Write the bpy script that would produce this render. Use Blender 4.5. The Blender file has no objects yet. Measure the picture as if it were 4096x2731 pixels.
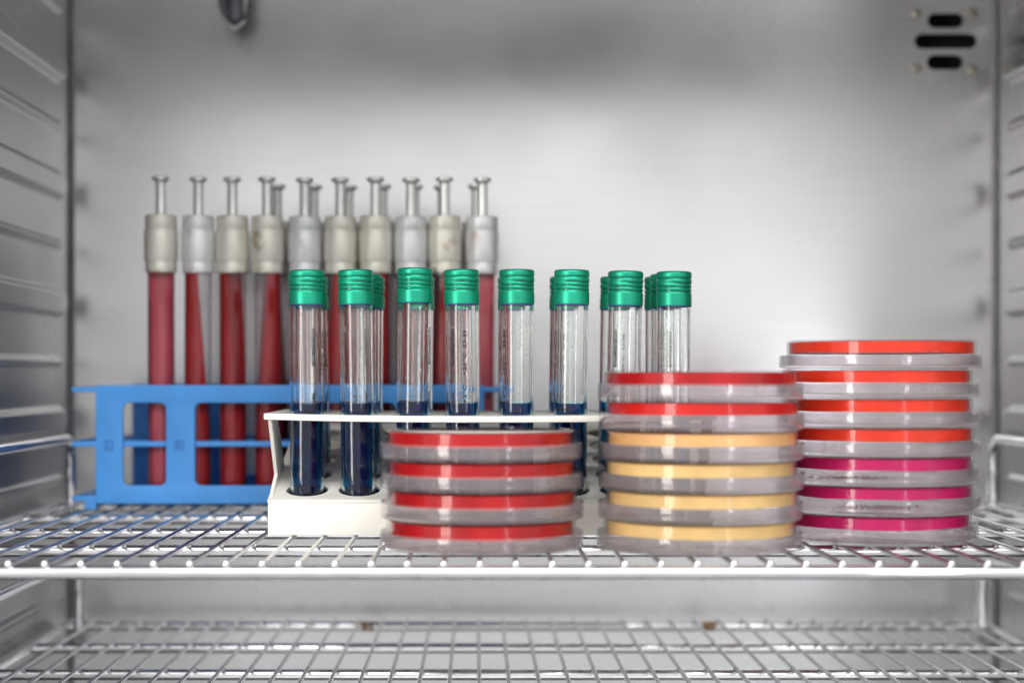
import bpy, bmesh, math, random
from mathutils import Vector, Matrix, noise

sc = bpy.context.scene
COL = sc.collection
MM = 0.001
EYE = 235.0          # eye height above the chamber floor, mm; all z below are given relative to the eye


def V(x, y, z):
    return Vector((x * MM, y * MM, (z + EYE) * MM))


# ------------------------------------------------------------------ camera
cam = bpy.data.cameras.new('camera')
co = bpy.data.objects.new('camera', cam)
COL.objects.link(co)
co.location = V(0, 0, 0)
co.rotation_euler = (math.radians(90), 0, 0)
cam.sensor_width = 36
cam.lens = 59.05
cam.shift_x = 143 / 4096
cam.shift_y = 124.5 / 4096
cam.clip_start = 0.02
cam.clip_end = 50
cam.dof.use_dof = True
cam.dof.focus_distance = 0.812
cam.dof.aperture_fstop = 4.7
cam.dof.aperture_blades = 0
sc.camera = co

# ------------------------------------------------------------------ world (the lab room in front of the cabinet)
w = bpy.data.worlds.new('World')
sc.world = w
w.use_nodes = True
nt = w.node_tree
nt.nodes.clear()
out = nt.nodes.new('ShaderNodeOutputWorld')
bg = nt.nodes.new('ShaderNodeBackground')
tc = nt.nodes.new('ShaderNodeTexCoord')
sep = nt.nodes.new('ShaderNodeSeparateXYZ')
rz = nt.nodes.new('ShaderNodeValToRGB')
mr = nt.nodes.new('ShaderNodeMapRange')
nz = nt.nodes.new('ShaderNodeTexNoise')
nr = nt.nodes.new('ShaderNodeMapRange')
mul = nt.nodes.new('ShaderNodeMixRGB')
mul.blend_type = 'MULTIPLY'
mul.inputs[0].default_value = 1
nt.links.new(tc.outputs['Generated'], sep.inputs[0])
nt.links.new(sep.outputs['Z'], mr.inputs['Value'])
mr.inputs['From Min'].default_value = -1
mr.inputs['From Max'].default_value = 1
nt.links.new(mr.outputs[0], rz.inputs[0])
cr = rz.color_ramp
cr.elements[0].position = 0.0
cr.elements[0].color = (.42, .41, .41, 1)
cr.elements[1].position = 1.0
cr.elements[1].color = (.95, .97, 1.0, 1)
e = cr.elements.new(.42); e.color = (.52, .51, .50, 1)
e = cr.elements.new(.52); e.color = (.72, .71, .70, 1)
e = cr.elements.new(.70); e.color = (.92, .92, .93, 1)
nt.links.new(tc.outputs['Generated'], nz.inputs['Vector'])
nz.inputs['Scale'].default_value = 2.2
nz.inputs['Detail'].default_value = 1
nt.links.new(nz.outputs['Fac'], nr.inputs['Value'])
nr.inputs['From Min'].default_value = .3
nr.inputs['From Max'].default_value = .7
nr.inputs['To Min'].default_value = .90
nr.inputs['To Max'].default_value = 1.10
nt.links.new(rz.outputs[0], mul.inputs[1])
nt.links.new(nr.outputs[0], mul.inputs[2])
nt.links.new(mul.outputs[0], bg.inputs['Color'])
bg.inputs['Strength'].default_value = 1.38
nt.links.new(bg.outputs[0], out.inputs[0])


# ------------------------------------------------------------------ lamps
def area(name, loc, target, sx, sy, power, color):
    l = bpy.data.lights.new(name, 'AREA')
    l.shape = 'RECTANGLE'
    l.size = sx
    l.size_y = sy
    l.energy = power
    l.color = color
    o = bpy.data.objects.new(name, l)
    COL.objects.link(o)
    o.location = V(*loc)
    d = V(*target) - V(*loc)
    o.rotation_euler = d.to_track_quat('-Z', 'Y').to_euler()
    return o


area('ceiling_lamp', (150, -700, 1150), (40, 820, -40), 1.8, 0.8, 22, (1, .985, .97))
area('window_left', (-1300, -640, 150), (0, 780, 0), 0.42, 1.3, 17, (1, .95, .88))
area('streak_strip', (505, -90, -105), (120, 780, -40), 0.075, 0.18, .27, (.86, .9, 1))  # small strip lamp added to draw the cool streaks on the dishes

sc.view_settings.view_transform = 'Standard'
sc.view_settings.look = 'None'
sc.view_settings.exposure = 0.12
sc.view_settings.gamma = 1
sc.view_settings.use_curve_mapping = False
sc.render.engine = 'CYCLES'
cy = sc.cycles
cy.max_bounces = 40
cy.transparent_max_bounces = 96
cy.transmission_bounces = 32
cy.glossy_bounces = 12
cy.diffuse_bounces = 6
cy.volume_bounces = 0
cy.caustics_reflective = True
cy.caustics_refractive = True
cy.blur_glossy = 0.5
cy.sample_clamp_indirect = 6
cy.use_denoising = True
try:
    cy.denoiser = 'OPENIMAGEDENOISE'
    cy.denoising_prefilter = 'ACCURATE'
except Exception:
    pass


# ------------------------------------------------------------------ materials
class NB:
    def __init__(self, name):
        self.m = bpy.data.materials.new(name)
        self.m.use_nodes = True
        self.t = self.m.node_tree
        self.t.nodes.clear()
        self.out = self.t.nodes.new('ShaderNodeOutputMaterial')

    def n(self, kind, **kw):
        x = self.t.nodes.new(kind)
        for k, v in kw.items():
            if k.startswith('i_'):
                x.inputs[k[2:].replace('_', ' ')].default_value = v
            else:
                setattr(x, k, v)
        return x

    def l(self, a, b):
        self.t.links.new(a, b)


def rgba(c):
    return (c[0], c[1], c[2], 1)


def principled(name, col, rough=.5, metal=0., noise_scale=None, noise_amt=.15, bump=0., bump_scale=400, sss=0., coat=0.,
               stretch=None, rough_var=0., vary=0.):
    b = NB(name)
    p = b.n('ShaderNodeBsdfPrincipled')
    p.inputs['Base Color'].default_value = rgba(col)
    p.inputs['Roughness'].default_value = rough
    p.inputs['Metallic'].default_value = metal
    if 'agar' in name:
        p.inputs['Specular IOR Level'].default_value = .15
    if sss:
        p.inputs['Subsurface Weight'].default_value = sss
        p.inputs['Subsurface Radius'].default_value = (.004, .002, .001)
        p.inputs['Subsurface Scale'].default_value = 1
    if coat:
        p.inputs['Coat Weight'].default_value = coat
        p.inputs['Coat Roughness'].default_value = .12
    tc = b.n('ShaderNodeTexCoord')
    mp = b.n('ShaderNodeMapping')
    b.l(tc.outputs['Object'], mp.inputs['Vector'])
    if stretch:
        mp.inputs['Scale'].default_value = stretch
    if noise_scale:
        nz = b.n('ShaderNodeTexNoise')
        nz.inputs['Scale'].default_value = noise_scale
        nz.inputs['Detail'].default_value = 5
        b.l(mp.outputs[0], nz.inputs['Vector'])
        r = b.n('ShaderNodeMapRange')
        r.inputs['From Min'].default_value = .3
        r.inputs['From Max'].default_value = .7
        r.inputs['To Min'].default_value = 1 - noise_amt
        r.inputs['To Max'].default_value = 1 + noise_amt * .4
        b.l(nz.outputs['Fac'], r.inputs['Value'])
        mx = b.n('ShaderNodeMixRGB', blend_type='MULTIPLY')
        mx.inputs[0].default_value = 1
        mx.inputs[1].default_value = rgba(col)
        b.l(r.outputs[0], mx.inputs[2])
        if vary:
            oi = b.n('ShaderNodeObjectInfo')
            rv = b.n('ShaderNodeMapRange')
            rv.inputs['To Min'].default_value = 1 - vary
            rv.inputs['To Max'].default_value = 1 + vary * .5
            b.l(oi.outputs['Random'], rv.inputs['Value'])
            m3 = b.n('ShaderNodeMixRGB', blend_type='MULTIPLY')
            m3.inputs[0].default_value = 1
            b.l(mx.outputs[0], m3.inputs[1])
            b.l(rv.outputs[0], m3.inputs[2])
            mx = m3
        b.l(mx.outputs[0], p.inputs['Base Color'])
        if rough_var:
            r2 = b.n('ShaderNodeMapRange')
            r2.inputs['From Min'].default_value = .3
            r2.inputs['From Max'].default_value = .7
            r2.inputs['To Min'].default_value = rough - rough_var
            r2.inputs['To Max'].default_value = rough + rough_var
            b.l(nz.outputs['Fac'], r2.inputs['Value'])
            b.l(r2.outputs[0], p.inputs['Roughness'])
    if bump:
        nb = b.n('ShaderNodeTexNoise')
        nb.inputs['Scale'].default_value = bump_scale
        nb.inputs['Detail'].default_value = 3
        b.l(mp.outputs[0], nb.inputs['Vector'])
        bp = b.n('ShaderNodeBump')
        bp.inputs['Strength'].default_value = bump
        bp.inputs['Distance'].default_value = .0005
        b.l(nb.outputs['Fac'], bp.inputs['Height'])
        b.l(bp.outputs[0], p.inputs['Normal'])
    b.l(p.outputs[0], b.out.inputs['Surface'])
    return b.m


def thin_clear(name, tint, haze=.03, rough=.04, base_f=.045, power=4.2, wav=0.):
    """clear plastic: straight transmission, Fresnel-like gloss, a trace of haze"""
    b = NB(name)
    lw = b.n('ShaderNodeLayerWeight')
    lw.inputs['Blend'].default_value = .5
    pw = b.n('ShaderNodeMath', operation='POWER')
    pw.inputs[1].default_value = power
    b.l(lw.outputs['Facing'], pw.inputs[0])
    mr = b.n('ShaderNodeMapRange')
    mr.inputs['To Min'].default_value = base_f
    mr.inputs['To Max'].default_value = .95
    b.l(pw.outputs[0], mr.inputs['Value'])
    tr = b.n('ShaderNodeBsdfTransparent')
    tr.inputs['Color'].default_value = rgba(tint)
    gl = b.n('ShaderNodeBsdfGlossy')
    gl.inputs['Roughness'].default_value = rough
    df = b.n('ShaderNodeBsdfDiffuse')
    df.inputs['Color'].default_value = (.95, .92, .94, 1)
    tl = b.n('ShaderNodeBsdfTranslucent')
    tl.inputs['Color'].default_value = (.97, .93, .95, 1)
    m0 = b.n('ShaderNodeMixShader')
    m0.inputs[0].default_value = .5
    b.l(df.outputs[0], m0.inputs[1])
    b.l(tl.outputs[0], m0.inputs[2])
    m1 = b.n('ShaderNodeMixShader')
    m1.inputs[0].default_value = haze
    b.l(tr.outputs[0], m1.inputs[1])
    b.l(m0.outputs[0], m1.inputs[2])
    m2 = b.n('ShaderNodeMixShader')
    b.l(mr.outputs[0], m2.inputs[0])
    b.l(m1.outputs[0], m2.inputs[1])
    b.l(gl.outputs[0], m2.inputs[2])
    if wav:
        tc = b.n('ShaderNodeTexCoord')
        nb = b.n('ShaderNodeTexNoise')
        nb.inputs['Scale'].default_value = 260
        b.l(tc.outputs['Object'], nb.inputs['Vector'])
        bp = b.n('ShaderNodeBump')
        bp.inputs['Strength'].default_value = wav
        bp.inputs['Distance'].default_value = .001
        b.l(nb.outputs['Fac'], bp.inputs['Height'])
        b.l(bp.outputs[0], gl.inputs['Normal'])
        b.l(bp.outputs[0], lw.inputs['Normal'])
    b.l(m2.outputs[0], b.out.inputs['Surface'])
    return b.m


def glass(name, col=(1, 1, 1), ior=1.5, rough=0., stria=0.):
    b = NB(name)
    g = b.n('ShaderNodeBsdfGlass')
    g.inputs['Color'].default_value = rgba(col)
    g.inputs['IOR'].default_value = ior
    g.inputs['Roughness'].default_value = rough
    if stria:
        tc = b.n('ShaderNodeTexCoord')
        mp = b.n('ShaderNodeMapping')
        mp.inputs['Scale'].default_value = (1, 1, .006)
        b.l(tc.outputs['Object'], mp.inputs['Vector'])
        nb = b.n('ShaderNodeTexNoise')
        nb.inputs['Scale'].default_value = 330
        b.l(mp.outputs[0], nb.inputs['Vector'])
        bp = b.n('ShaderNodeBump')
        bp.inputs['Strength'].default_value = stria
        bp.inputs['Distance'].default_value = .0005
        b.l(nb.outputs['Fac'], bp.inputs['Height'])
        b.l(bp.outputs[0], g.inputs['Normal'])
    b.l(g.outputs[0], b.out.inputs['Surface'])
    return b.m


def blend_clear(name, share, haze, bf):
    """moulded polystyrene: partly refracting, partly plain see-through, slightly milky"""
    m = thin_clear(name, (.99, .978, .985), haze=haze, rough=.06, base_f=bf, power=4.4, wav=.0)
    t = m.node_tree
    o = [n for n in t.nodes if n.type == 'OUTPUT_MATERIAL'][0]
    src = o.inputs['Surface'].links[0].from_socket
    g = t.nodes.new('ShaderNodeBsdfGlass')
    g.inputs['IOR'].default_value = 1.5
    g.inputs['Color'].default_value = (1, .985, .99, 1)
    g.inputs['Roughness'].default_value = .02
    mx = t.nodes.new('ShaderNodeMixShader')
    mx.inputs[0].default_value = share
    t.links.new(src, mx.inputs[1])
    t.links.new(g.outputs[0], mx.inputs[2])
    t.links.new(mx.outputs[0], o.inputs['Surface'])
    return m


def liquid(name):
    b = NB(name)
    g = b.n('ShaderNodeBsdfGlass')
    g.inputs['IOR'].default_value = 0.96
    g.inputs['Roughness'].default_value = 0.0
    va = b.n('ShaderNodeVolumeAbsorption')
    va.inputs['Color'].default_value = (0, .765, .885, 1)
    va.inputs['Density'].default_value = 860
    df = b.n('ShaderNodeBsdfDiffuse')
    df.inputs['Color'].default_value = (.0, .05, .34, 1)
    mx = b.n('ShaderNodeMixShader')
    mx.inputs[0].default_value = .09
    b.l(g.outputs[0], mx.inputs[1])
    b.l(df.outputs[0], mx.inputs[2])
    b.l(mx.outputs[0], b.out.inputs['Surface'])
    b.l(va.outputs[0], b.out.inputs['Volume'])
    return b.m


def steel_sheet(name, col=(.62, .62, .62), rough=.3):
    """satin rolled stainless steel: fine brushing, soft smudges in the gloss"""
    b = NB(name)
    p = b.n('ShaderNodeBsdfPrincipled')
    p.inputs['Metallic'].default_value = 1
    tc = b.n('ShaderNodeTexCoord')
    n1 = b.n('ShaderNodeTexNoise')
    n1.inputs['Scale'].default_value = 7
    n1.inputs['Detail'].default_value = 3
    b.l(tc.outputs['Object'], n1.inputs['Vector'])
    r1 = b.n('ShaderNodeMapRange')
    r1.inputs['From Min'].default_value = .3
    r1.inputs['From Max'].default_value = .7
    r1.inputs['To Min'].default_value = rough - .05
    r1.inputs['To Max'].default_value = rough + .07
    b.l(n1.outputs['Fac'], r1.inputs['Value'])
    b.l(r1.outputs[0], p.inputs['Roughness'])
    mp = b.n('ShaderNodeMapping')
    mp.inputs['Scale'].default_value = (6, 6, 300)
    b.l(tc.outputs['Object'], mp.inputs['Vector'])
    n2 = b.n('ShaderNodeTexNoise')
    n2.inputs['Scale'].default_value = 3
    b.l(mp.outputs[0], n2.inputs['Vector'])
    r2 = b.n('ShaderNodeMapRange')
    r2.inputs['To Min'].default_value = .95
    r2.inputs['To Max'].default_value = 1.04
    b.l(n2.outputs['Fac'], r2.inputs['Value'])
    n3 = b.n('ShaderNodeTexNoise')
    n3.inputs['Scale'].default_value = 3.2
    n3.inputs['Detail'].default_value = 2
    b.l(tc.outputs['Object'], n3.inputs['Vector'])
    r3 = b.n('ShaderNodeMapRange')
    r3.inputs['From Min'].default_value = .3
    r3.inputs['From Max'].default_value = .7
    r3.inputs['To Min'].default_value = .92
    r3.inputs['To Max'].default_value = 1.04
    b.l(n3.outputs['Fac'], r3.inputs['Value'])
    mm = b.n('ShaderNodeMath', operation='MULTIPLY')
    b.l(r2.outputs[0], mm.inputs[0])
    b.l(r3.outputs[0], mm.inputs[1])
    mx = b.n('ShaderNodeMixRGB', blend_type='MULTIPLY')
    mx.inputs[0].default_value = 1
    mx.inputs[1].default_value = rgba(col)
    b.l(mm.outputs[0], mx.inputs[2])
    b.l(mx.outputs[0], p.inputs['Base Color'])
    b.l(p.outputs[0], b.out.inputs['Surface'])
    return b.m


def cap_metal(name, col, stain):
    """old aluminium cap: satin metal with brown stains that differ per cap"""
    b = NB(name)
    p = b.n('ShaderNodeBsdfPrincipled')
    p.inputs['Metallic'].default_value = .4
    p.inputs['Roughness'].default_value = .45
    tc = b.n('ShaderNodeTexCoord')
    oi = b.n('ShaderNodeObjectInfo')
    ad = b.n('ShaderNodeVectorMath', operation='ADD')
    ml = b.n('ShaderNodeVectorMath', operation='SCALE')
    ml.inputs['Scale'].default_value = 7.3
    cb = b.n('ShaderNodeCombineXYZ')
    b.l(oi.outputs['Random'], cb.inputs[0])
    b.l(oi.outputs['Random'], cb.inputs[2])
    b.l(cb.outputs[0], ml.inputs[0])
    b.l(tc.outputs['Object'], ad.inputs[0])
    b.l(ml.outputs[0], ad.inputs[1])
    n1 = b.n('ShaderNodeTexNoise')
    n1.inputs['Scale'].default_value = 75
    n1.inputs['Detail'].default_value = 6
    b.l(ad.outputs[0], n1.inputs['Vector'])
    r = b.n('ShaderNodeValToRGB')
    r.color_ramp.elements[0].position = .60
    r.color_ramp.elements[0].color = (0, 0, 0, 1)
    r.color_ramp.elements[1].position = .74
    r.color_ramp.elements[1].color = (stain, stain, stain, 1)
    b.l(n1.outputs['Fac'], r.inputs[0])
    n2 = b.n('ShaderNodeTexNoise')
    n2.inputs['Scale'].default_value = 40
    b.l(ad.outputs[0], n2.inputs['Vector'])
    r2 = b.n('ShaderNodeMapRange')
    r2.inputs['To Min'].default_value = .78
    r2.inputs['To Max'].default_value = 1.15
    b.l(n2.outputs['Fac'], r2.inputs['Value'])
    mc = b.n('ShaderNodeMixRGB', blend_type='MULTIPLY')
    mc.inputs[0].default_value = 1
    mc.inputs[1].default_value = rgba(col)
    b.l(r2.outputs[0], mc.inputs[2])
    mx = b.n('ShaderNodeMixRGB')
    b.l(r.outputs[0], mx.inputs[0])
    b.l(mc.outputs[0], mx.inputs[1])
    mx.inputs[2].default_value = (.28, .17, .05, 1)
    b.l(mx.outputs[0], p.inputs['Base Color'])
    b.l(p.outputs[0], b.out.inputs['Surface'])
    return b.m


M = {}
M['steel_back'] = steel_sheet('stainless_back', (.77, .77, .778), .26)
M['steel_shaded'] = steel_sheet('stainless_shaded', (.37, .368, .367), .29)  # same steel as the back; its dimmer reflections are put into the colour
M['chrome'] = principled('chrome_wire', (.88, .88, .90), .10, 1., noise_scale=60, noise_amt=.10, rough_var=.04)
M['wire'] = principled('wire_metal', (.46, .46, .48), .12, 1., noise_scale=60, noise_amt=.10, rough_var=.04)
M['rust'] = principled('rust', (.50, .33, .17), .6, .4, noise_scale=300, noise_amt=.5)
M['black'] = principled('dark_cavity', (.006, .006, .006), .8)
M['probe'] = principled('grey_probe', (.20, .21, .23), .4, .5, noise_scale=80, noise_amt=.2)
M['seam'] = principled('corner_sealant', (.33, .33, .34), .5, .3, noise_scale=60, noise_amt=.3)
M['header'] = principled('header_grey', (.40, .40, .41), .5, .2, noise_scale=30, noise_amt=.2)
M['rivet'] = principled('dull_rivet', (.38, .36, .30), .45, .8, noise_scale=200, noise_amt=.4)
M['blue'] = principled('blue_plastic', (.085, .38, .92), .45, 0., noise_scale=34, noise_amt=.14, bump=.10, bump_scale=900, rough_var=.08)
M['blue_mark'] = principled('moulded_mark', (.03, .16, .48), .5)
M['cream'] = principled('cream_lacquer', (.87, .85, .775), .38, 0., noise_scale=28, noise_amt=.09, bump=.14, bump_scale=700, rough_var=.06)
M['green'] = principled('green_anodised', (.012, .37, .225), .36, .6, noise_scale=120, noise_amt=.08, rough_var=.06, bump=.06, bump_scale=500, vary=.16)
M['seal'] = principled('blue_seal', (.03, .035, .22), .5)
M['tube_glass'] = glass('tube_glass', (.985, .992, .99), 1.43, 0)
M['drop'] = glass('water_drop', (1, 1, 1), 1.2)
M['liquid'] = liquid('dark_blue_broth')
M['ink'] = principled('black_ink', (.012, .012, .02), .6)
M['old_glass'] = thin_clear('old_tube_glass', (.95, .94, .95), haze=.012, rough=.10, base_f=.03, power=4.0)
M['clear_ps'] = thin_clear('clear_polystyrene', (.99, .982, .987), haze=.005, rough=.05, base_f=.018, power=4.2, wav=.12)
M['lid_ps'] = blend_clear('lid_polystyrene', .09, .03, .05)
M['lid_bright_haze'] = blend_clear('bright_haze_lid', .05, .11, .05)  # white haze stands in for light brightening the gaps of the front stacks
M['base_ps'] = blend_clear('base_polystyrene', .0, .005, .014)
M['agar_tube'] = principled('blood_agar_slant', (.44, .006, .012), .35, 0, noise_scale=40, noise_amt=.15, sss=.25)
M['cap_silver'] = cap_metal('cap_silver', (.77, .78, .80), .45)
M['cap_cream'] = cap_metal('cap_cream', (.77, .755, .67), .9)
M['stem'] = principled('plunger_metal', (.80, .81, .80), .34, .7, noise_scale=120, noise_amt=.2)
M['agar_lit'] = principled('lit_blood_agar', (.60, .085, .12), .3, 0, noise_scale=40, noise_amt=.15, sss=.3)  # same blood agar, light shining through it painted in as pink
M['agar_blood'] = principled('blood_agar', (.40, .004, .006), .25, 0, noise_scale=70, noise_amt=.22, sss=.2)
M['agar_red'] = principled('red_agar', (.58, .012, .008), .25, 0, noise_scale=70, noise_amt=.20, sss=.2)
M['agar_yellow'] = principled('yellow_agar', (.70, .50, .20), .25, 0, noise_scale=70, noise_amt=.20, sss=.3)
M['agar_amber'] = principled('amber_agar', (.74, .44, .18), .25, 0, noise_scale=70, noise_amt=.20, sss=.3)
M['agar_orange'] = principled('orange_agar', (.70, .035, .010), .25, 0, noise_scale=70, noise_amt=.20, sss=.25)
M['agar_magenta'] = principled('magenta_agar', (.48, .003, .105), .22, 0, noise_scale=70, noise_amt=.20, sss=.2)
M['drop_reflect'] = principled('magenta_reflection_drop', (.95, .22, .45), .15, 0, sss=.1)  # clear drops coloured with the magenta they reflect, brightened against the shade


# ------------------------------------------------------------------ mesh helpers (all mm, local)
def finish(bm, name, mat, parent=None, loc=None, smooth=True, flat_angle=35):
    bmesh.ops.recalc_face_normals(bm, faces=bm.faces)
    bmesh.ops.scale(bm, vec=(MM, MM, MM), verts=bm.verts)
    me = bpy.data.meshes.new(name)
    if smooth:
        lim = math.radians(flat_angle)
        for f in bm.faces:
            f.smooth = True
        for ed in bm.edges:
            if len(ed.link_faces) == 2 and ed.calc_face_angle(0) > lim:
                ed.smooth = False
    bm.to_mesh(me)
    bm.free()
    me.materials.append(mat)
    o = bpy.data.objects.new(name, me)
    COL.objects.link(o)
    if parent is not None:
        o.parent = parent
    if loc is not None:
        o.location = loc
    return o


def empty(name, loc, label, cat, group=None, rot=(0, 0, 0)):
    o = bpy.data.objects.new(name, None)
    o.empty_display_size = .01
    COL.objects.link(o)
    o.location = loc
    o.rotation_euler = rot
    o['label'] = label
    o['category'] = cat
    if group:
        o['group'] = group
    return o


def add_box(bm, x0, x1, y0, y1, z0, z1, bev=0.):
    r = bmesh.ops.create_cube(bm, size=1)
    vs = r['verts']
    for v in vs:
        v.co = Vector(((x0 + x1) / 2 + v.co.x * (x1 - x0), (y0 + y1) / 2 + v.co.y * (y1 - y0), (z0 + z1) / 2 + v.co.z * (z1 - z0)))
    if bev:
        es = list({ed for v in vs for ed in v.link_edges})
        bmesh.ops.bevel(bm, geom=es, offset=bev, segments=3, profile=.5, affect='EDGES')


def add_lathe(bm, prof, seg=64, rf=None, c=(0, 0, 0)):
    """prof: list of (r, z); r==0 makes a pole. rf(theta, z, r)->r lets the surface vary"""
    rings = []
    for (r, z) in prof:
        if r < 1e-6:
            rings.append([bm.verts.new((c[0], c[1], c[2] + z))])
        else:
            ring = []
            for i in range(seg):
                a = 2 * math.pi * i / seg
                rr = rf(a, z, r) if rf else r
                ring.append(bm.verts.new((c[0] + rr * math.cos(a), c[1] + rr * math.sin(a), c[2] + z)))
            rings.append(ring)
    for a, b in zip(rings, rings[1:]):
        if len(a) == 1 and len(b) == 1:
            continue
        for i in range(seg):
            j = (i + 1) % seg
            if len(a) == 1:
                bm.faces.new((a[0], b[i], b[j]))
            elif len(b) == 1:
                bm.faces.new((a[i], a[j], b[0]))
            else:
                bm.faces.new((a[i], a[j], b[j], b[i]))


def add_tube(bm, pts, r, seg=12, round_ends=True):
    pts = [Vector(p) for p in pts]
    n = len(pts)
    rows = []
    up = Vector((0, 0, 1))
    for i, p in enumerate(pts):
        if i == 0:
            d = pts[1] - pts[0]
        elif i == n - 1:
            d = pts[-1] - pts[-2]
        else:
            d = (pts[i + 1] - p).normalized() + (p - pts[i - 1]).normalized()
        d.normalize()
        ref = up if abs(d.dot(up)) < .95 else Vector((1, 0, 0))
        a = d.cross(ref).normalized()
        b = a.cross(d).normalized()
        rows.append((p, d, a, b))
    rings = []

    def ring(p, a, b, rr):
        return [bm.verts.new(p + (a * math.cos(2 * math.pi * k / seg) + b * math.sin(2 * math.pi * k / seg)) * rr) for k in range(seg)]
    if round_ends:
        p, d, a, b = rows[0]
        for t in (80, 55, 28):
            rings.append(ring(p - d * r * math.sin(math.radians(t)), a, b, r * math.cos(math.radians(t))))
    for (p, d, a, b) in rows:
        rings.append(ring(p, a, b, r))
    if round_ends:
        p, d, a, b = rows[-1]
        for t in (28, 55, 80):
            rings.append(ring(p + d * r * math.sin(math.radians(t)), a, b, r * math.cos(math.radians(t))))
    for A, B in zip(rings, rings[1:]):
        for k in range(seg):
            j = (k + 1) % seg
            bm.faces.new((A[k], A[j], B[j], B[k]))
    bm.faces.new(list(reversed(rings[0])))
    bm.faces.new(rings[-1])


def circle(cx, cy, r, n=40):
    return [(cx + r * math.cos(2 * math.pi * i / n), cy + r * math.sin(2 * math.pi * i / n)) for i in range(n)]


def rrect(x0, x1, y0, y1, r, n=6):
    pts = []
    for (cx, cy, a0) in ((x1 - r, y1 - r, 0), (x0 + r, y1 - r, 90), (x0 + r, y0 + r, 180), (x1 - r, y0 + r, 270)):
        for k in range(n + 1):
            a = math.radians(a0 + 90 * k / n)
            pts.append((cx + r * math.cos(a), cy + r * math.sin(a)))
    return pts


def plate_bm(outline, holes, thick, bevel=0.):
    """a flat plate with real holes, from a filled 2D curve; lies in XY, z in [-thick/2, thick/2]"""
    cu = bpy.data.curves.new('tmp_plate', 'CURVE')
    cu.dimensions = '2D'
    cu.fill_mode = 'BOTH'
    cu.extrude = max(thick / 2 - bevel, .001)
    cu.bevel_depth = bevel
    cu.bevel_resolution = 2
    for loop in [outline] + list(holes):
        s = cu.splines.new('POLY')
        s.points.add(len(loop) - 1)
        for i, (x, y) in enumerate(loop):
            s.points[i].co = (x, y, 0, 1)
        s.use_cyclic_u = True
    ob = bpy.data.objects.new('tmp_plate', cu)
    me = bpy.data.meshes.new_from_object(ob)
    bm = bmesh.new()
    bm.from_mesh(me)
    bpy.data.objects.remove(ob)
    bpy.data.curves.remove(cu)
    bpy.data.meshes.remove(me)
    bmesh.ops.remove_doubles(bm, verts=bm.verts, dist=.001)
    return bm


def xform(bm, m):
    bmesh.ops.transform(bm, matrix=m, verts=bm.verts)


def join_bm(dst, src):
    me = bpy.data.meshes.new('tmp_join')
    src.to_mesh(me)
    dst.from_mesh(me)
    bpy.data.meshes.remove(me)
    src.free()


def structure(o, label):
    o['kind'] = 'structure'
    o['label'] = label
    o['category'] = 'wall'
    return o


# ------------------------------------------------------------------ the chamber
XL, XR, YB, YF, ZT, ZB = -263., 337., 1089., 655., 290., -235.
ORG = V(0, 0, 0)

# back wall with three real vent slots
SLOTS = [(3710, 3852, 55, 113), (3658, 3906, 137, 196), (3708, 3851, 221, 280)]
SB = 6719 / YB


def px_back(px, py):
    return ((px - 1905) / SB, (1490 - py) / SB)


slot_r = []
for (a, b, c, d) in SLOTS:
    x0, z1 = px_back(a, c)
    x1, z0 = px_back(b, d)
    slot_r.append((x0, x1, z0, z1))
holes = [rrect(x0, x1, z0, z1, (z1 - z0) / 2 - .05, 8) for (x0, x1, z0, z1) in slot_r]
bm = plate_bm([(XL - 3, ZB - 3), (XR + 3, ZB - 3), (XR + 3, ZT + 3), (XL - 3, ZT + 3)], holes, 1.5)
xform(bm, Matrix.Translation((0, YB + .75, 0)) @ Matrix.Rotation(math.radians(90), 4, 'X'))
structure(finish(bm, 'back_wall', M['steel_back'], None, ORG), 'satin stainless steel back wall of the incubator')


def side_wall(name, x, sgn):
    """sheet with pressed-out shelf ribs and thin grooves; ribs stop short of the back corner, with rounded ends"""
    bm = bmesh.new()
    zs = []
    z = ZB
    while z < ZT:
        zs.append(z)
        z += 1.25
    zs.append(ZT)
    ys = [YF, YF + 6, YF + 12, 700, 760, 820, 880, 940, 1000, 1030] + [1040 + 2 * k for k in range(21)] + [YB]
    ribs = [264.6 - 73.6 * k for k in range(7)]
    groov = [154.2 - 73.6 * k for k in range(6)] + [227.8]

    def prof(y, zz):
        d = 0
        for rz in ribs:
            t = abs(zz - rz)
            yy = max(0., y - 1056) + max(0, (YF + 14) - y)
            t2 = math.hypot(max(0, t - 0), yy * .9)
            if t2 < 9.0:
                k = min(1, (9.0 - t2) / 3.0)
                d = max(d, 4.5 * (k * k * (3 - 2 * k)))
        for gz in groov:
            t = math.hypot(zz - gz, max(0., y - 1058) + max(0, (YF + 14) - y))
            if t < 3.2:
                k = min(1, (3.2 - t) / 2.6)
                d = max(d, 3.0 * (k * k * (3 - 2 * k)))
        return d
    grid = [[bm.verts.new((x - sgn * -prof(y, zz) if False else x + sgn * prof(y, zz), y, zz)) for zz in zs] for y in ys]
    for i in range(len(ys) - 1):
        for j in range(len(zs) - 1):
            bm.faces.new((grid[i][j], grid[i + 1][j], grid[i + 1][j + 1], grid[i][j + 1]))
    o = finish(bm, name, M['steel_shaded'], None, ORG, flat_angle=80)
    return o


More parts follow.
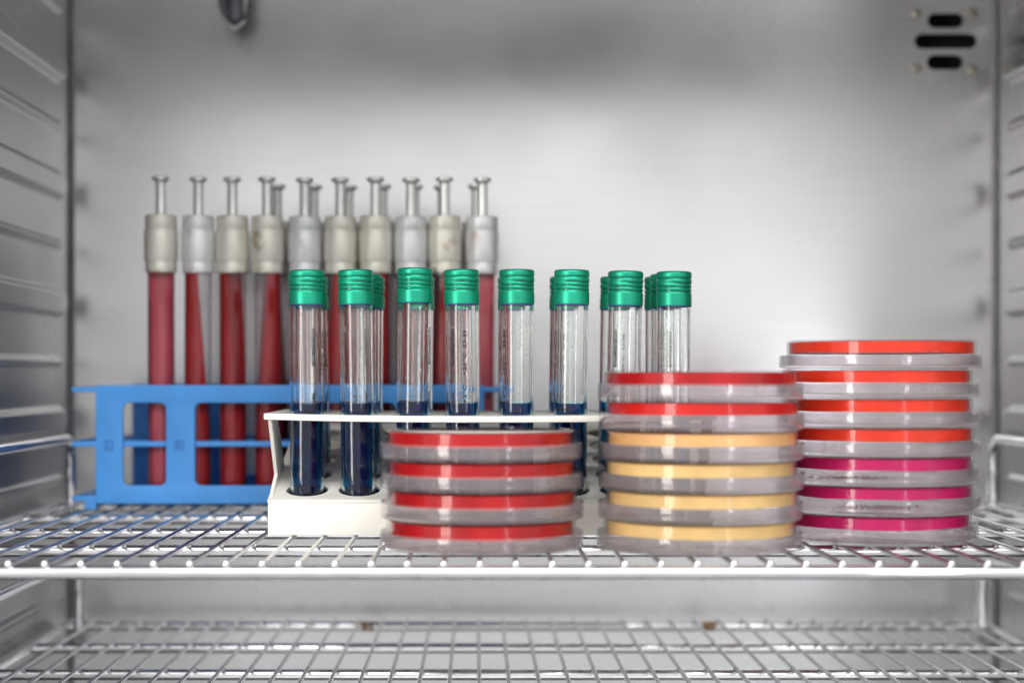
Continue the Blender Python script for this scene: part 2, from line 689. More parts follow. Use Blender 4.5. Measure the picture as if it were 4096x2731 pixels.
structure(side_wall('left_wall', XL, 1), 'ribbed stainless steel side wall on the left of the incubator')
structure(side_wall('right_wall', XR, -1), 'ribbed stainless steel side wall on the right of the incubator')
bm = bmesh.new()
add_box(bm, XL - 3, XR + 3, YF, YB + 3, ZT, ZT + 1.5)
add_box(bm, XL + .1, XR - .1, YF, YF + 9, ZT - 1.2, ZT - .1)
structure(finish(bm, 'ceiling', M['steel_back'], None, ORG, False), 'stainless steel ceiling of the incubator')
bm = bmesh.new()
add_box(bm, XL + .1, XR - .1, YF, YF + 12, 242, ZT - 1.4, 1)
structure(finish(bm, 'door_header', M['header'], None, ORG, False), 'dark header strip above the incubator opening')
bm = bmesh.new()
add_box(bm, XL - 3, XR + 3, YF, YB + 3, ZB - 1.5, ZB)
structure(finish(bm, 'floor', M['steel_shaded'], None, ORG, False), 'stainless steel floor of the incubator')
for nm, x in (('corner_seam', XL + 1.2), ('corner_seam', XR - 1.2)):
    bm = bmesh.new()
    add_lathe(bm, [(0, ZB + .2), (1.35, ZB + .2), (1.35, ZT - 1.6), (0, ZT - 1.6)], 12, None, (x, YB - 1.2, 0))
    structure(finish(bm, nm, M['seam'], None, ORG), 'dark vertical corner seam of the incubator')

# vent pockets and rivets
vent = empty('air_vent', V(slot_r[1][0] / 2 + slot_r[1][1] / 2, YB, slot_r[1][2]),
             'three black rounded vent slots with four dull rivets in upper right of back wall', 'vent')
vo = Vector((vent.location.x / MM, vent.location.y / MM, vent.location.z / MM))
for (x0, x1, z0, z1) in slot_r:
    bm = bmesh.new()
    loop = rrect(x0 - .4, x1 + .4, z0 - .4, z1 + .4, (z1 - z0) / 2, 8)
    A = [bm.verts.new((x, YB + 1.8, z)) for x, z in loop]
    B = [bm.verts.new((x, YB + 22, z)) for x, z in loop]
    for i in range(len(A)):
        j = (i + 1) % len(A)
        bm.faces.new((A[i], A[j], B[j], B[i]))
    bm.faces.new(B)
    xform(bm, Matrix.Translation((-vo.x, -vo.y, EYE - vo.z)))
    finish(bm, 'slot', M['black'], vent)
for (px, py) in ((3668, 56), (3890, 54), (3667, 274), (3888, 282)):
    x, z = px_back(px, py)
    bm = bmesh.new()
    add_lathe(bm, [(3.1, 0), (3.0, .7), (2.2, 1.4), (1.0, 1.7), (0, 1.75)], 20)
    xform(bm, Matrix.Translation((x - vo.x, YB + .1 - vo.y, z + EYE - vo.z)) @ Matrix.Rotation(math.radians(90), 4, 'X'))
    finish(bm, 'rivet', M['rivet'], vent)

# temperature probe hanging from the ceiling at the back
px_, py_ = (955 - 1905) / (6719 / 1062), 1062
pr = empty('temperature_probe', V(px_ - 2.5, py_, 253), 'grey temperature probe hanging from the ceiling near the back wall', 'probe')
bm = bmesh.new()
add_lathe(bm, [(0, -34), (2.5, -33.4), (4.8, -31), (5.6, -27), (5.6, -3), (5.6, 39.8), (0, 39.8)], 24)
finish(bm, 'sheath', M['probe'], pr)
bm = bmesh.new()
add_tube(bm, [(-7.5, -2, 39), (-7.5, -2, -18), (-6.5, -2, -25), (-2, -2, -29)], 2.2, 12)
finish(bm, 'cable', M['probe'], pr)
bm = bmesh.new()
add_tube(bm, [(-9, 1, 39), (-9.6, 1, -20), (-7, 1, -30), (0, 1, -35.5), (6, 1, -31), (7, 1, -18), (7, 1, 39)], 1.3, 10)
finish(bm, 'clip', M['stem'], pr)

# ------------------------------------------------------------------ wire shelves
WX = [1.5 + 15 * k for k in range(-17, 22)]
SXL, SXR = -257., 321.


def shelf(name, ztop, rods, label):
    root = empty(name, V(0, rods[0], ztop), label, 'shelf', 'chrome wire shelves')
    y0, y1 = rods[0], rods[-1]
    rw, rr = 1.12, 2.85
    zw = -rw
    zr = -2 * rw - rr + .35
    # one wire mesh, shared; ends are rounded where they lie on the end rods
    bm = bmesh.new()
    pts = []
    L = y1 - y0
    pts.append((0, -1.6, zw + .1))
    pts.append((0, 2, zw))
    for ry in rods[1:-1]:
        pts += [(0, ry - y0 - 8, zw - .0), (0, ry - y0, zw + .12), (0, ry - y0 + 8, zw - .0)]
    pts.append((0, L - 2, zw))
    pts.append((0, L + 1.6, zw + .1))
    add_tube(bm, pts, rw, 12)
    first = finish(bm, 'wire', M['wire'], root)
    first.location = (WX[0] * MM, 0, 0)
    for x in WX[1:]:
        c = first.copy()
        COL.objects.link(c)
        c.parent = root
        c.location = (x * MM, 0, 0)
    for k, ry in enumerate(rods):
        bm = bmesh.new()
        add_tube(bm, [(SXL, ry - y0, zr), (SXR, ry - y0, zr)], rr, 20)
        ro = finish(bm, 'cross_rod', M['chrome'], root)
        # small weld fillets under each wire
        bm = bmesh.new()
        for x in WX:
            add_lathe(bm, [(0, -.9), (1.3, -.55), (1.75, 0), (1.3, .55), (0, .9)], 8, None, (x, ry - y0, zr + rr - .25))
        if k == 0:
            for x in WX:
                add_lathe(bm, [(0, -1.65), (1.15, -1.2), (1.6, -.3), (1.65, .3), (1.2, 1.2), (0, 1.65)], 12, None, (x, -1.5, zw - .1))
        finish(bm, 'weld_bead', M['chrome'], ro)
    for x in (SXL, SXR):
        bm = bmesh.new()
        add_tube(bm, [(x, 0, zr), (x, L, zr)], rr * .9, 16)
        finish(bm, 'side_rod', M['chrome'], root)
    for x in (SXL + 9, SXR - 5):
        bm = bmesh.new()
        h = 38
        pts = [(x, 4, zr)]
        pts += [(x, 4, h - 14)]
        for k in range(1, 6):
            a = math.radians(90 * k / 6)
            pts.append((x, 18 - 14 * math.cos(a), h - 14 + 14 * math.sin(a)))
        pts.append((x, 18, h))
        pts.append((x, L - 18, h))
        for k in range(1, 6):
            a = math.radians(90 * k / 6)
            pts.append((x, L - 18 + 14 * math.sin(a), h - 14 + 14 * math.cos(a)))
        pts.append((x, L - 4, h - 14))
        pts.append((x, L - 4, zr))
        add_tube(bm, pts, 3.1, 14)
        finish(bm, 'side_rail', M['chrome'], root)
    return root


up = shelf('wire_shelf', -78, [696, 780, 864, 948, 1032], 'upper chrome wire shelf that carries the racks and dishes')
lo = shelf('wire_shelf', -154, [716, 800, 884, 969, 1053], 'lower empty chrome wire shelf with rust spots at its back rod')
for px in (1490, 2815):
    bm = bmesh.new()
    rnd = random.Random(px)
    for k in range(4):
        x = (px - 1905) / 6.33 + rnd.uniform(-6, 6)
        add_lathe(bm, [(2.6, -rnd.uniform(1, 3)), (3.15, 0), (2.6, rnd.uniform(1, 3))], 14)
        vs = bm.verts[-42:] if False else None
        bm.verts.ensure_lookup_table()
        for v in bm.verts[-42:]:
            cx, cy_, cz = v.co
            v.co = Vector((x + cz, 337 + cx + rnd.uniform(-.2, .2), -4.74 + cy_ + rnd.uniform(-.2, .2)))
    finish(bm, 'rust_spot', M['rust'], lo)

# ------------------------------------------------------------------ blue rack with culture tubes
RZ = -78.
FY = 955.           # front face depth
BX0, BX1 = -216., 4.
br = empty('blue_tube_rack', V((BX0 + BX1) / 2, FY, RZ), 'blue plastic tube rack holding red agar tubes with plunger caps', 'tube rack')
bo = Vector(((BX0 + BX1) / 2, FY, RZ))
TL = Matrix.Translation(-bo)


def blue_face(y):
    win = [(BX0 + 14.5, BX0 + 40, -64.6, -16.6), (BX0 + 55.5, -45, -64.6, -16.6), (-29, BX1 - 14.5, -64.6, -16.6)]
    b = plate_bm(rrect(BX0, BX1, -74, -7.6, 1.0, 3), [rrect(a, c, d, e_, 4.2, 6) for a, c, d, e_ in win], 3.0, .5)
    xform(b, TL @ Matrix.Translation((0, y + 1.5, 0)) @ Matrix.Rotation(math.radians(90), 4, 'X'))
    return b


finish(blue_face(FY), 'front_panel', M['blue'], br)
finish(blue_face(FY + 102), 'rear_panel', M['blue'], br)
colX = [2.7 - 20.5 * k for k in range(12)][::-1]
rowY = [970 + 20.5 * k for k in range(5)]
for z, nm, hole_r in ((-9.6, 'top_tray', 9.1), (-40.6, 'middle_tray', 9.1), (-71.6, 'bottom_tray', 2.2)):
    b = plate_bm(rrect(BX0 - 14, BX1 + 14, FY + 3.1, FY + 101.9, 2, 4), [circle(x, y, hole_r, 28) for x in colX for y in rowY], 2.9, .35)
    xform(b, TL @ Matrix.Translation((0, 0, z)))
    # the tray tongues run past the panels and come forward at both ends
    for xa, xb in ((BX0 - 14, BX0 - .3), (BX1 + .3, BX1 + 14)):
        add_box(b, xa - bo.x, xb - bo.x, FY + .4 - bo.y, FY + 6 - bo.y, z - 1.4 - bo.z, z + 1.4 - bo.z, .4)
    finish(b, nm, M['blue'], br)
for xa in (BX0 - 7, BX1 + .5):
    for ya in (FY + 1, FY + 93):
        bm = bmesh.new()
        add_box(bm, xa - bo.x, xa + 6.5 - bo.x, ya - bo.y, ya + 8 - bo.y, 0, 5.2, .5)
        finish(bm, 'foot', M['blue'], br)


def text_bm(s, size, thick=.02, bold=0.):
    cu = bpy.data.curves.new('tmp_text', 'FONT')
    cu.body = s
    cu.size = size
    cu.extrude = thick
    cu.offset = bold
    cu.resolution_u = 3
    cu.space_character = 1.12
    ob = bpy.data.objects.new('tmp_text', cu)
    COL.objects.link(ob)
    dg = bpy.context.evaluated_depsgraph_get()
    me = bpy.data.meshes.new_from_object(ob.evaluated_get(dg))
    b = bmesh.new()
    b.from_mesh(me)
    bpy.data.objects.remove(ob)
    bpy.data.curves.remove(cu)
    bpy.data.meshes.remove(me)
    return b


for px, s in ((434, 'E'), (717, 'B')):
    x = (px - 1905) / 7.04
    b = plate_bm(rrect(x - 2.6, x + 2.6, -44, -38.6, .5, 2), [rrect(x - 2.0, x + 2.0, -43.4, -39.2, .3, 2)], .3)
    t = text_bm(s, 4.6, .15)
    xform(t, Matrix.Translation((x - 1.5, -42.9, 0)))
    join_bm(b, t)
    xform(b, TL @ Matrix.Translation((0, FY - .1, 0)) @ Matrix.Rotation(math.radians(90), 4, 'X'))
    finish(b, 'moulded_mark', M['blue_mark'], br, smooth=False)

# culture tube prototype pieces, origin at tube bottom
TZ0 = -69.8           # tube bottoms on the bottom tray
TH = 90.6 - TZ0       # to cap top


def glass_tube_bm(R, t, h, seg=40):
    bm = bmesh.new()
    out_, inn = [], []
    for k in range(0, 7):
        a = math.radians(90 * k / 6)
        out_.append((R * math.sin(a), R - R * math.cos(a)))
    Ri = R - t
    for k in range(0, 7):
        a = math.radians(90 * k / 6)
        inn.append((Ri * math.sin(a), R - Ri * math.cos(a)))
    prof = out_ + [(R, h)] + [(Ri, h)] + inn[::-1]
    add_lathe(bm, prof, seg)
    return bm


def slant_bm(R, zc, drop, top=133, seg=48):
    """agar: round-bottomed column cut by a steep plane: height zc on the axis, falling by `drop` from the axis to the +x wall"""
    bm = bmesh.new()
    prof = [(0, 0)]
    for k in range(1, 7):
        a = math.radians(90 * k / 6)
        prof.append((R * math.sin(a), R - R * math.cos(a)))
    prof += [(R, top), (0, top)]
    add_lathe(bm, prof, seg)
    no = Vector((drop, 0, R)).normalized()
    g = bmesh.ops.bisect_plane(bm, geom=bm.verts[:] + bm.edges[:] + bm.faces[:], plane_co=(0, 0, zc), plane_no=no, clear_outer=True)
    es = [e_ for e_ in g['geom_cut'] if isinstance(e_, bmesh.types.BMEdge)]
    bmesh.ops.edgeloop_fill(bm, edges=es)
    return bm


CAPP = [(7.9, -33), (8.9, -32.9), (9.05, -32.4), (9.05, -27.2), (8.85, -26.9), (8.85, -26.4), (9.5, -26.1), (9.65, -25.6), (9.65, -9.0), (9.5, -8.5), (8.9, -8.2), (8.9, -7.7), (9.1, -7.4), (9.1, -1.0),
        (8.9, -.3), (8.3, 0), (3.6, 0), (3.4, .4), (0, .4)]
STEMP = [(0, .3), (3.0, .35), (2.9, 18.2), (3.1, 19.2), (3.8, 20.0), (5.0, 20.4), (5.2, 21.0), (5.1, 21.9), (4.6, 22.3), (3.4, 22.4), (2.6, 22.0), (0, 21.8)]
ct0 = None


def culture_tube(first):
    root = empty('culture_tube', V(0, 0, 0), '', 'culture tube', 'plunger-capped culture tubes in the blue rack')
    g = glass_tube_bm(7.8, .4, TH - 6)
    finish(g, 'glass_tube', M['old_glass'], root)
    finish(slant_bm(7.35, 124, 95), 'agar_slant', M['agar_tube'], root).location.z = .00045
    bm = bmesh.new()
    add_lathe(bm, CAPP, 48, None, (0, 0, TH))
    cp = finish(bm, 'metal_cap', M['cap_silver'], root)
    bm = bmesh.new()
    add_lathe(bm, STEMP, 28, None, (0, 0, TH))
    finish(bm, 'plunger', M['stem'], cp)
    return root


def copy_tree(o, parent=None):
    c = o.copy()
    COL.objects.link(c)
    if parent is not None:
        c.parent = parent
        c.matrix_parent_inverse = o.matrix_parent_inverse.copy()
    for ch in [x for x in bpy.data.objects if x.parent == o]:
        copy_tree(ch, c)
    return c


def kids(o, base):
    return [x for x in bpy.data.objects if x.parent == o and x.name.split('.')[0] == base]


proto = culture_tube(True)
capc = ['cap_cream', 'cap_silver', 'cap_cream', 'cap_cream', 'cap_silver', 'cap_cream', 'cap_cream', 'cap_silver', 'cap_cream', 'cap_silver']
pxs = [646, 789, 932, 1074.5, 1221, 1360, 1503, 1642, 1782, 1924]
# direction the slant faces: 0 = to the right (+x), -90 = to the viewer
face = [-90, 8, -28, 195, 20, 150, 200, 5, 170, -80]
ords = ['first', 'second', 'third', 'fourth', 'fifth', 'sixth', 'seventh', 'eighth', 'ninth', 'tenth']
look = ['brown-stained cream cap, pink contents', 'silver cap, agar slanting to the right', 'cream cap, slant agar on the left',
        'yellowish cap, slant agar on the right', 'silver cap', 'cream cap with a faint brown streak', 'stained cream cap', 'silver cap',
        'brownish yellow cap', 'silver cap at the right end']
all_ct = []
slants = [bpy.data.objects['agar_slant'].data]
for zl, zh in ((140, 110), (128, 22)):
    s = slant_bm(7.35, zl, zh)
    so = finish(s, 'agar_slant', M['agar_tube'])
    slants.append(so.data)
    bpy.data.objects.remove(so)
for k in range(10):
    o = proto if k == 0 else copy_tree(proto)
    rnd = random.Random(k + 5)
    o.location = V((pxs[k] - 1905) / 6.927, 970, TZ0 + [0, -.4, -.4, -.5, -.9, -.8, -1.4 + .9, -.9, -.5, -.8][k])
    o.rotation_euler = (rnd.uniform(-.006, .006), rnd.uniform(-.006, .006), math.radians(face[k]))
    o['label'] = '%s front tube from left in blue rack, %s' % (ords[k], look[k])
    all_ct.append((o, k, 0))
rear_px = {3: 1113, 4: 1258, 5: 1402, 6: 1538, 7: 1660, 8: 1757, 9: 1889}
rn = 0
for k, px in rear_px.items():
    o = copy_tree(proto)
    x = 2.7 - 20.5 * (9 - k)
    xt = (px - 1905) / 6.62
    tilt = math.atan2(max(-2.6, min(2.6, xt - x)), 175)
    o.location = V(x, 1011, TZ0 - .3 * (k % 3))
    o.rotation_euler = (0, tilt, 0)
    o['label'] = 'tube behind the %s front tube of blue rack, cap showing between front caps' % ords[k]
    all_ct.append((o, k, 1))
for o, k, row in all_ct:
    for cp in kids(o, 'metal_cap'):
        nm = capc[k] if row == 0 else capc[(k + 3) % 10]
        if nm != 'cap_silver':
            cp.data = cp.data.copy()
            cp.data.materials.clear()
            cp.data.materials.append(M[nm])
    for ag in kids(o, 'agar_slant'):
        ag.data = slants[[2, 0, 1, 1, 1, 0, 1, 1, 0, 2][k]] if row == 0 else slants[1]
        if row == 0 and k in (0, 9):
            ag.data = ag.data.copy()
            ag.data.materials.clear()
            ag.data.materials.append(M['agar_lit'])

# ------------------------------------------------------------------ cream rack with green-capped tubes
CX0, CX1 = -100., 113.5
CY0, CY1 = 806., 944.
PY0, PY1 = 804.6, 898.
colC = [-82.7 + 25.57 * k for k in range(8)]
rowC = [822., 847.6, 873.2]
SL = math.radians(13.4)
rowB = rowC + [898.8, 924.4]
cr_ = empty('cream_tube_rack', V((CX0 + CX1) / 2, CY0, RZ), 'cream lacquered metal rack holding green-capped tubes of dark blue liquid', 'tube rack')
cro = Vector(((CX0 + CX1) / 2, CY0, RZ))
TC = Matrix.Translation(-cro)
# the drilled top of the base slopes up towards the back
LU = (CY1 - CY0) / math.cos(SL)
b = plate_bm(rrect(CX0, CX1, 0, LU, .6, 3), [circle(x, (y - CY0) / math.cos(SL), 10.45, 48) for x in colC for y in rowB], 1.6, .3)
xform(b, TC @ Matrix.Translation((0, CY0, -61.8)) @ Matrix.Rotation(SL, 4, 'X'))
ztop = lambda y: -62.7 + (y - CY0) * math.tan(SL)
add_box(b, CX0 - cro.x, CX1 - cro.x, .1, 1.7, 0.05, -62.55 - RZ, .25)
add_box(b, CX0 - cro.x, CX1 - cro.x, CY1 - 1.7 - cro.y, CY1 - .1 - cro.y, 0.05, ztop(CY1 - 1.7) - RZ, .25)
for x in (CX0 + .85, CX1 - .85):
    e_ = plate_bm([(CY0 + 1.8, RZ + .05), (CY1 - 1.8, RZ + .05), (CY1 - 1.8, ztop(CY1 - 1.8)), (CY0 + 1.8, ztop(CY0 + 1.8))], [], 1.5)
    xform(e_, TC @ Matrix.Translation((x, 0, 0)) @ Matrix(((0, 0, 1, 0), (1, 0, 0, 0), (0, 1, 0, 0), (0, 0, 0, 1))))
    join_bm(b, e_)
add_box(b, CX0 + 1.7 - cro.x, CX1 - 1.7 - cro.x, CY0 + 1.8 - cro.y, CY1 - 1.8 - cro.y, .1, 1.1)
finish(b, 'base_block', M['cream'], cr_)
b = plate_bm(rrect(CX0 - 1.6, CX1 + 1.6, PY0, PY1, 1.2, 3), [circle(x, y, 10.0, 48) for x in colC for y in rowC], 3.0, .4)
bmesh.ops.subdivide_edges(b, edges=[ed for ed in b.edges if ed.calc_length() > 30], cuts=6)
for v in b.verts:
    t = (v.co.x - CX0) / (CX1 - CX0)
    v.co.z += -1.45 * math.sin(math.pi * max(0, min(1, t))) ** .7 if 0 < t < 1 else 0
xform(b, TC @ Matrix.Translation((0, 0, -21.0)))
finish(b, 'top_plate', M['cream'], cr_)
for x in (colC[1], colC[6]):
    b = bmesh.new()
    add_box(b, x - 4 - cro.x, x + 4 - cro.x, 893.5 - cro.y, 895.1 - cro.y, -41 - RZ, -22.3 - RZ, .3)
    finish(b, 'rear_post', M['cream'], cr_)
for x in (CX0 + .9, CX1 - .9):
    poly = [(807, -61.6), (831, -50.4), (806, -22.6), (832, -22.6), (862, -48.4)]
    b = plate_bm(poly, [], 1.8, .25)
    xform(b, TC @ Matrix.Translation((x, 0, 0)) @ Matrix(((0, 0, 1, 0), (1, 0, 0, 0), (0, 1, 0, 0), (0, 0, 0, 1))))
    finish(b, 'side_strut', M['cream'], cr_)

# ---- green-capped tube
GZ0 = -76.8
GTOP = 50.2 - GZ0      # cap top above tube bottom
R_T = 8.3


def green_cap_bm():
    bm = bmesh.new()
    zs = [0, 0] + []
    H = 16.9
    prof = [(7.7, -H + .4), (8.15, -H - .05), (8.55, -H)]
    n = 44
    for k in range(n + 1):
        z = -H + .2 + (H - 1.2) * k / n
        prof.append((8.66, z))
    prof += [(8.45, -.55), (8.05, -.18), (7.4, 0), (6.6, -.12), (0, -.15)]

    def rf(a, z, r):
        if r < 8.6:
            return r
        # neck groove under the domed top
        g = 0
        g += .42 * math.exp(-((z + 3.55) / .42) ** 2)
        # helical thread grooves rolled into the skirt
        for turn in range(3):
            zc = -5.6 - 1.95 * (turn + a / (2 * math.pi))
            lim = 1.0
            if zc < -10.2:
                lim = max(0, 1 - (-10.2 - zc) / .9)
            if turn == 0:
                lim = min(1, a / 1.2)
            g += .46 * lim * math.exp(-((z - zc) / .52) ** 2)
        return r - g
    add_lathe(bm, prof, 96, rf, (0, 0, GTOP))
    return bm


def bend_text(bm, R, phi):
    """flat text (x along, y up, z out) -> vertical text reading upwards, wrapped round the tube at azimuth phi (0 = towards viewer)"""
    for v in bm.verts:
        s, t, d = v.co
        a = phi + (-t) / R        # letter tops to the left
        r = R + d
        v.co = Vector((r * math.sin(a), -r * math.cos(a), s))


def broth_tube():
    root = empty('broth_tube', V(0, 0, 0), '', 'test tube', 'green-capped tubes in the cream rack')
    finish(glass_tube_bm(R_T, 1.05, GTOP - 3, 64), 'glass_tube', M['tube_glass'], root)
    Ri = R_T - 1.05 + .04
    bm = bmesh.new()
    prof = [(0, R_T - Ri)]
    for k in range(1, 9):
        a = math.radians(90 * k / 8)
        prof.append((Ri * math.sin(a), R_T - Ri * math.cos(a)))
    zt = -14.6 - GZ0
    prof += [(Ri, zt + .35), (Ri - .5, zt + .05), (Ri - 1.4, zt - .3), (Ri - 3, zt - .42), (0, zt - .45)]
    add_lathe(bm, prof, 64)
    finish(bm, 'blue_liquid', M['liquid'], root)
    cp = finish(green_cap_bm(), 'screw_cap', M['green'], root)
    bm = bmesh.new()
    add_lathe(bm, [(7.35, -17.35), (8.36, -17.35), (8.36, -16.85), (7.35, -16.85), (7.35, -17.35)], 64, None, (0, 0, GTOP))
    finish(bm, 'seal_ring', M['seal'], cp)
    return root


bt = broth_tube()


def print_mesh():
    z0 = -GZ0
    t = text_bm('10ML', 2.45, .02, .085)
    b1 = text_bm('BIOMERIEUX', 2.45, .02, .085)

    def fit(bm, length, start):
        xs = [v.co.x for v in bm.verts]
        lo_, hi_ = min(xs), max(xs)
        for v in bm.verts:
            v.co.x = start + (v.co.x - lo_) / (hi_ - lo_) * length
    fit(t, 7.0, z0 - 16.0)
    fit(b1, 18.4, z0 + 3.4)
    join_bm(t, b1)
    bend_text(t, R_T + .06, 0)
    t2 = text_bm('+2°C....+25°C', 2.45, .02, .085)
    t3 = text_bm('23:36', 2.45, .02, .085)
    fit(t2, 24.5, z0 - 15)
    fit(t3, 8.6, z0 + 12)
    join_bm(t2, t3)
    bend_text(t2, R_T + .06, math.radians(42))
    join_bm(t, t2)
    return t


pm = finish(print_mesh(), 'printed_lettering', M['ink'], bt, smooth=False)

front_px = [1228, 1423, 1660, 1846, 2067, 2287, 2502, 2696]
front_top = [1081, 1080, 1073, 1079, 1079, 1080, 1085, 1090]
phis = [33, 154, 72, -28, -84, -116, -142, 199]
ords8 = ords[:8]
row3 = {0: 1247, 1: 1473, 2: 1671, 3: 1852, 4: 2058, 5: 2265, 6: 2467, 7: 2644}
row2 = {0: 1222, 1: 1457, 7: 2669}
specs = []
where = ['nearest the left end of the rack', 'with its lettering turned to the back', 'standing tallest, lettering at its right edge', 'with both lines of lettering facing forward',
         'with temperature print at its left side', 'with streaked clear glass beside the pale wall', 'rising behind the red-topped dish stack', 'last one at the right end']
for k in range(8):
    s = 6719 / rowC[0]
    specs.append((k, 0, (front_px[k] - 1905) / s, (1490 - front_top[k]) / s, phis[k],
                  '%s front green-capped tube from left, %s' % (ords8[k], where[k])))
for k, px in row2.items():
    s = 6719 / rowC[1]
    nm = {0: 'green-capped tube in middle row, leaning left behind the first front tube', 1: 'green-capped tube in middle row, right behind the second front tube',
          7: 'green-capped tube in middle row, behind the last tube at the right end'}[k]
    specs.append((k, 1, (px - 1905) / s, 49.6, 40 + 70 * k, nm))
for k, px in row3.items():
    s = 6719 / rowC[2]
    specs.append((k, 2, (px - 1905) / s, 49.7, 63 + 47 * k, 'rearmost green-capped tube behind the %s front tube of the cream rack' % ords8[k]))
for n_, (k, row, xt, zt, phi, lab) in enumerate(specs):
    o = bt if n_ == 0 else copy_tree(bt)
    xb = colC[k] + (xt - colC[k]) * .12
    zadd = zt - 50.2
    tilt = math.atan2(xt - xb, 120)
    o.location = V(xb, rowC[row], GZ0 + max(zadd, -.9))
    o.rotation_euler = (0, tilt, 0)
    o['label'] = lab
    for c in kids(o, 'printed_lettering'):
        c.rotation_euler = (0, 0, math.radians(phi))
    for c in kids(o, 'screw_cap'):
        c.rotation_euler = (0, 0, math.radians([0, 5, -60, -8, 4, -12, 15, 9][k] + row * 70 + 200))
    if row == 0:
        # condensation beads on the inside of the glass, a few per tube
        rnd = random.Random(40 + k)
        bm = bmesh.new()
        ang0 = rnd.uniform(-1, 1)
        for q in range(26 + 4 * k):
            a = rnd.gauss(ang0, .8)
            z = rnd.triangular(zt - 66 + 2, GTOP - 18, GTOP - 24) - 0
            z = rnd.uniform(64, GTOP - 18.5) if rnd.random() < .5 else rnd.uniform(GTOP - 32, GTOP - 18.5)
            rr = rnd.uniform(.12, .42)
            rad = R_T - 1.05 - rr * .25
            r_ = bmesh.ops.create_icosphere(bm, subdivisions=1, radius=rr)
            mt = Matrix.Translation((rad * math.sin(a), -rad * math.cos(a), z)) @ Matrix.Diagonal((1, .8, rnd.uniform(1, 2.2), 1))
            bmesh.ops.transform(bm, matrix=mt, verts=r_['verts'])
        finish(bm, 'condensation', M['drop'], o, flat_angle=170)


# ------------------------------------------------------------------ petri dishes
def lid_bm(R, h, rnd, nubs=3):
    bm = bmesh.new()
    add_lathe(bm, [(0, 0), (R - .9, 0), (R - .25, .25), (R, .9), (R, h - .2), (R - .2, h), (R - 1.0, h), (R - 1.1, h - .2), (R - 1.1, 1.9), (R - 1.7, 1.2), (0, 1.2)], 128)
    for k in range(nubs):
        a = 2 * math.pi * k / nubs
        x, y = (R - 1.45) * math.cos(a), (R - 1.45) * math.sin(a)
        add_tube(bm, [(x, y, 1.8), (x, y, h - 1.2)], .42, 8)
    return bm


def base_bm(R, H, foot=1.4):
    bm = bmesh.new()
    add_lathe(bm, [(0, H - .65), (R - 3.2, H - .65), (R - 3.1, H - .08), (R - 2.2, H - .08), (R - 2.0, H - .65), (R - .5, H - .65), (R - .12, H - .85), (R, H - 1.3), (R, foot + .1), (R - .15, foot),
                   (R - .9, foot), (R - 1.05, foot + .1), (R - 1.05, H - 1.5), (R - 1.6, H - 1.1), (0, H - 1.1)], 128)
    return bm


def agar_bm(R, H, t, seed):
    bm = bmesh.new()
    zt = H - 1.15
    t += .85
    rs = R - 1.15
    def wob(a, z, r):
        return r
    prof = [(0, zt), (rs - .8, zt), (rs, zt - .5), (rs, zt - t), (rs - .5, zt - t + .35), (rs - 2, zt - t + .6), (0, zt - t + .6)]
    add_lathe(bm, prof, 128)
    off = Vector((seed * 3.1, seed, 0))
    for v in bm.verts:
        if abs(v.co.z - (zt - t)) < .7:
            a = math.atan2(v.co.y, v.co.x)
            v.co.z += .38 * noise.noise(Vector((math.cos(a) * 1.8, math.sin(a) * 1.8, 0)) + off)
    return bm


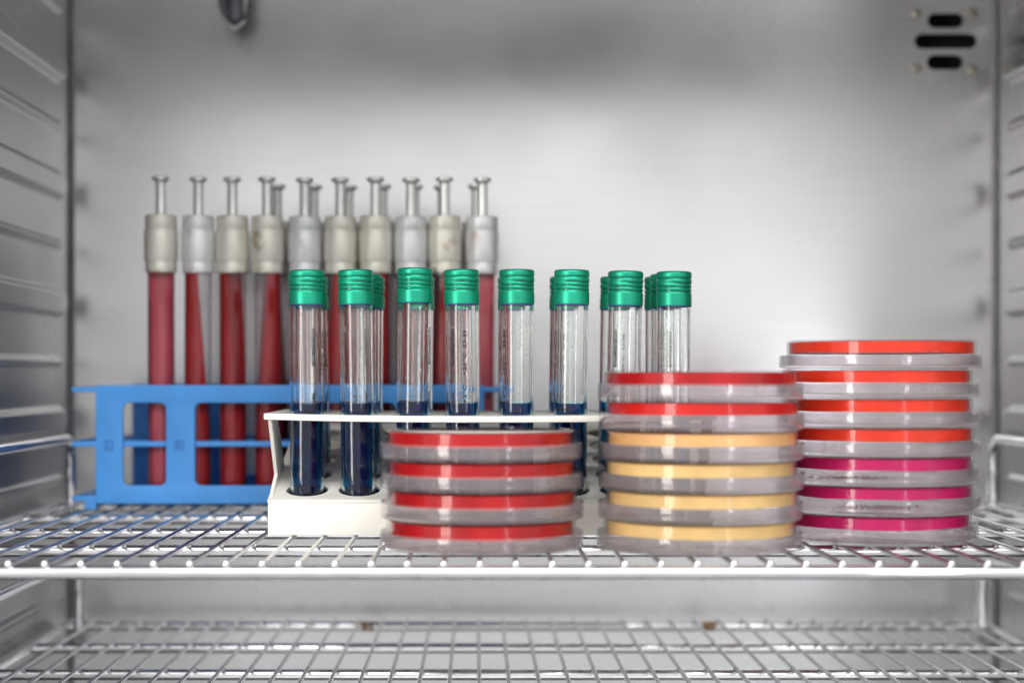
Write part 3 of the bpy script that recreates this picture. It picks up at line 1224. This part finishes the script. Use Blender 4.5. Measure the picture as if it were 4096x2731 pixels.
def petri(x, y, z, Rl, Rb, pitch, lidh, agar_mat, at, seed, label, group, drops=0, tilt=(0, 0), rnd=None):
    root = empty('petri_dish', V(x, y, z), label, 'petri dish', group, rot=(tilt[0], tilt[1], rnd.uniform(0, 6.28)))
    ld = finish(lid_bm(Rl, lidh, rnd), 'lid', M['lid_bright_haze'] if Rl < 46 else M['lid_ps'], root)
    dx, dy = rnd.uniform(-.9, .9), rnd.uniform(-.6, .6)
    bs = finish(base_bm(Rb, pitch), 'dish_base', M['base_ps'], root)
    bs.location = (dx * MM, dy * MM, 0)
    ag = finish(agar_bm(Rb, pitch, at, seed), 'agar', agar_mat, root)
    ag.location = (dx * MM, dy * MM, 0)
    if drops:
        bm = bmesh.new()
        ca = rnd.uniform(0, 6.28)
        for q in range(drops):
            rr = rnd.gauss(0, .5)
            a = rnd.uniform(0, 6.28)
            px, py = 7 + 26 * rr * math.cos(a), 4 + 26 * rr * math.sin(a)
            if math.hypot(px, py) > Rl - 5:
                continue
            s = rnd.uniform(.15, .5)
            r_ = bmesh.ops.create_icosphere(bm, subdivisions=1, radius=s)
            bmesh.ops.transform(bm, matrix=Matrix.Translation((px, py, 1.2 + s * .1)) @ Matrix.Diagonal((1, 1, .6, 1)), verts=r_['verts'])
        o = finish(bm, 'condensation', M['drop_reflect'], ld, flat_angle=170)
    return root


rnd = random.Random(11)
P = 13.2
g1 = 'petri dishes in the low stack'
names = ['bottom', 'second from bottom', 'third from bottom', 'top']
for k in range(4):
    petri(2.4 + [0, .3, 0, -.3][k], 758.6, RZ + P * k, 45.8, 42.7, P, 7.2, M['agar_blood'], 5.3, k,
          'dark red blood agar dish, %s of the low four-dish stack at centre' % names[k], g1, rnd=rnd)
g2 = 'petri dishes in the middle stack'
cols = ['agar_yellow', 'agar_yellow', 'agar_yellow', 'agar_amber', 'agar_red', 'agar_blood']
labs = ['yellow agar dish at the bottom of the six-dish middle stack', 'yellow agar dish directly above the bottom one of middle stack',
        'yellow agar dish just below the amber dish in middle stack', 'amber orange agar dish under the two red dishes of middle stack',
        'bright red agar dish, second from top of middle stack', 'deep red agar dish on top of the six-dish middle stack']
for k in range(6):
    petri(100.8 + [-.6, -.1, .4, .5, .4, -.1][k], 756.8, RZ + P * k, 45.8, 43.0, P, 7.2, M[cols[k]], [4.7, 4.7, 4.6, 4.6, 4.3, 4.9][k], 10 + k, labs[k], g2, rnd=rnd)
g3 = 'petri dishes in the right stack'
cols = ['agar_magenta'] * 3 + ['agar_orange'] * 4
labs = ['magenta agar dish at the bottom of the tall right stack', 'magenta agar dish, middle one of three magenta in right stack',
        'magenta agar dish directly under the orange-red ones of right stack', 'orange-red agar dish resting on the topmost magenta dish',
        'orange-red agar dish, second above the magenta ones in right stack', 'orange-red agar dish just beneath the top one of right stack',
        'orange-red agar dish on top of the tall right stack']
P3 = 13.35
for k in range(7):
    petri(190.6 + [-.9, .2, -.4, 0, -.4, -.4, .9][k], 797.5, RZ + P3 * k, 46.8, 44.0, P3, [7.4, 7.0, 7.0, 6.0, 6.0, 6.0, 6.0][k], M[cols[k]],
          [4.4, 4.0, 4.3, 4.5, 4.5, 4.5, 4.4][k], 20 + k, labs[k], g3, drops=[0, 700, 600, 0, 0, 0, 0][k], rnd=rnd)
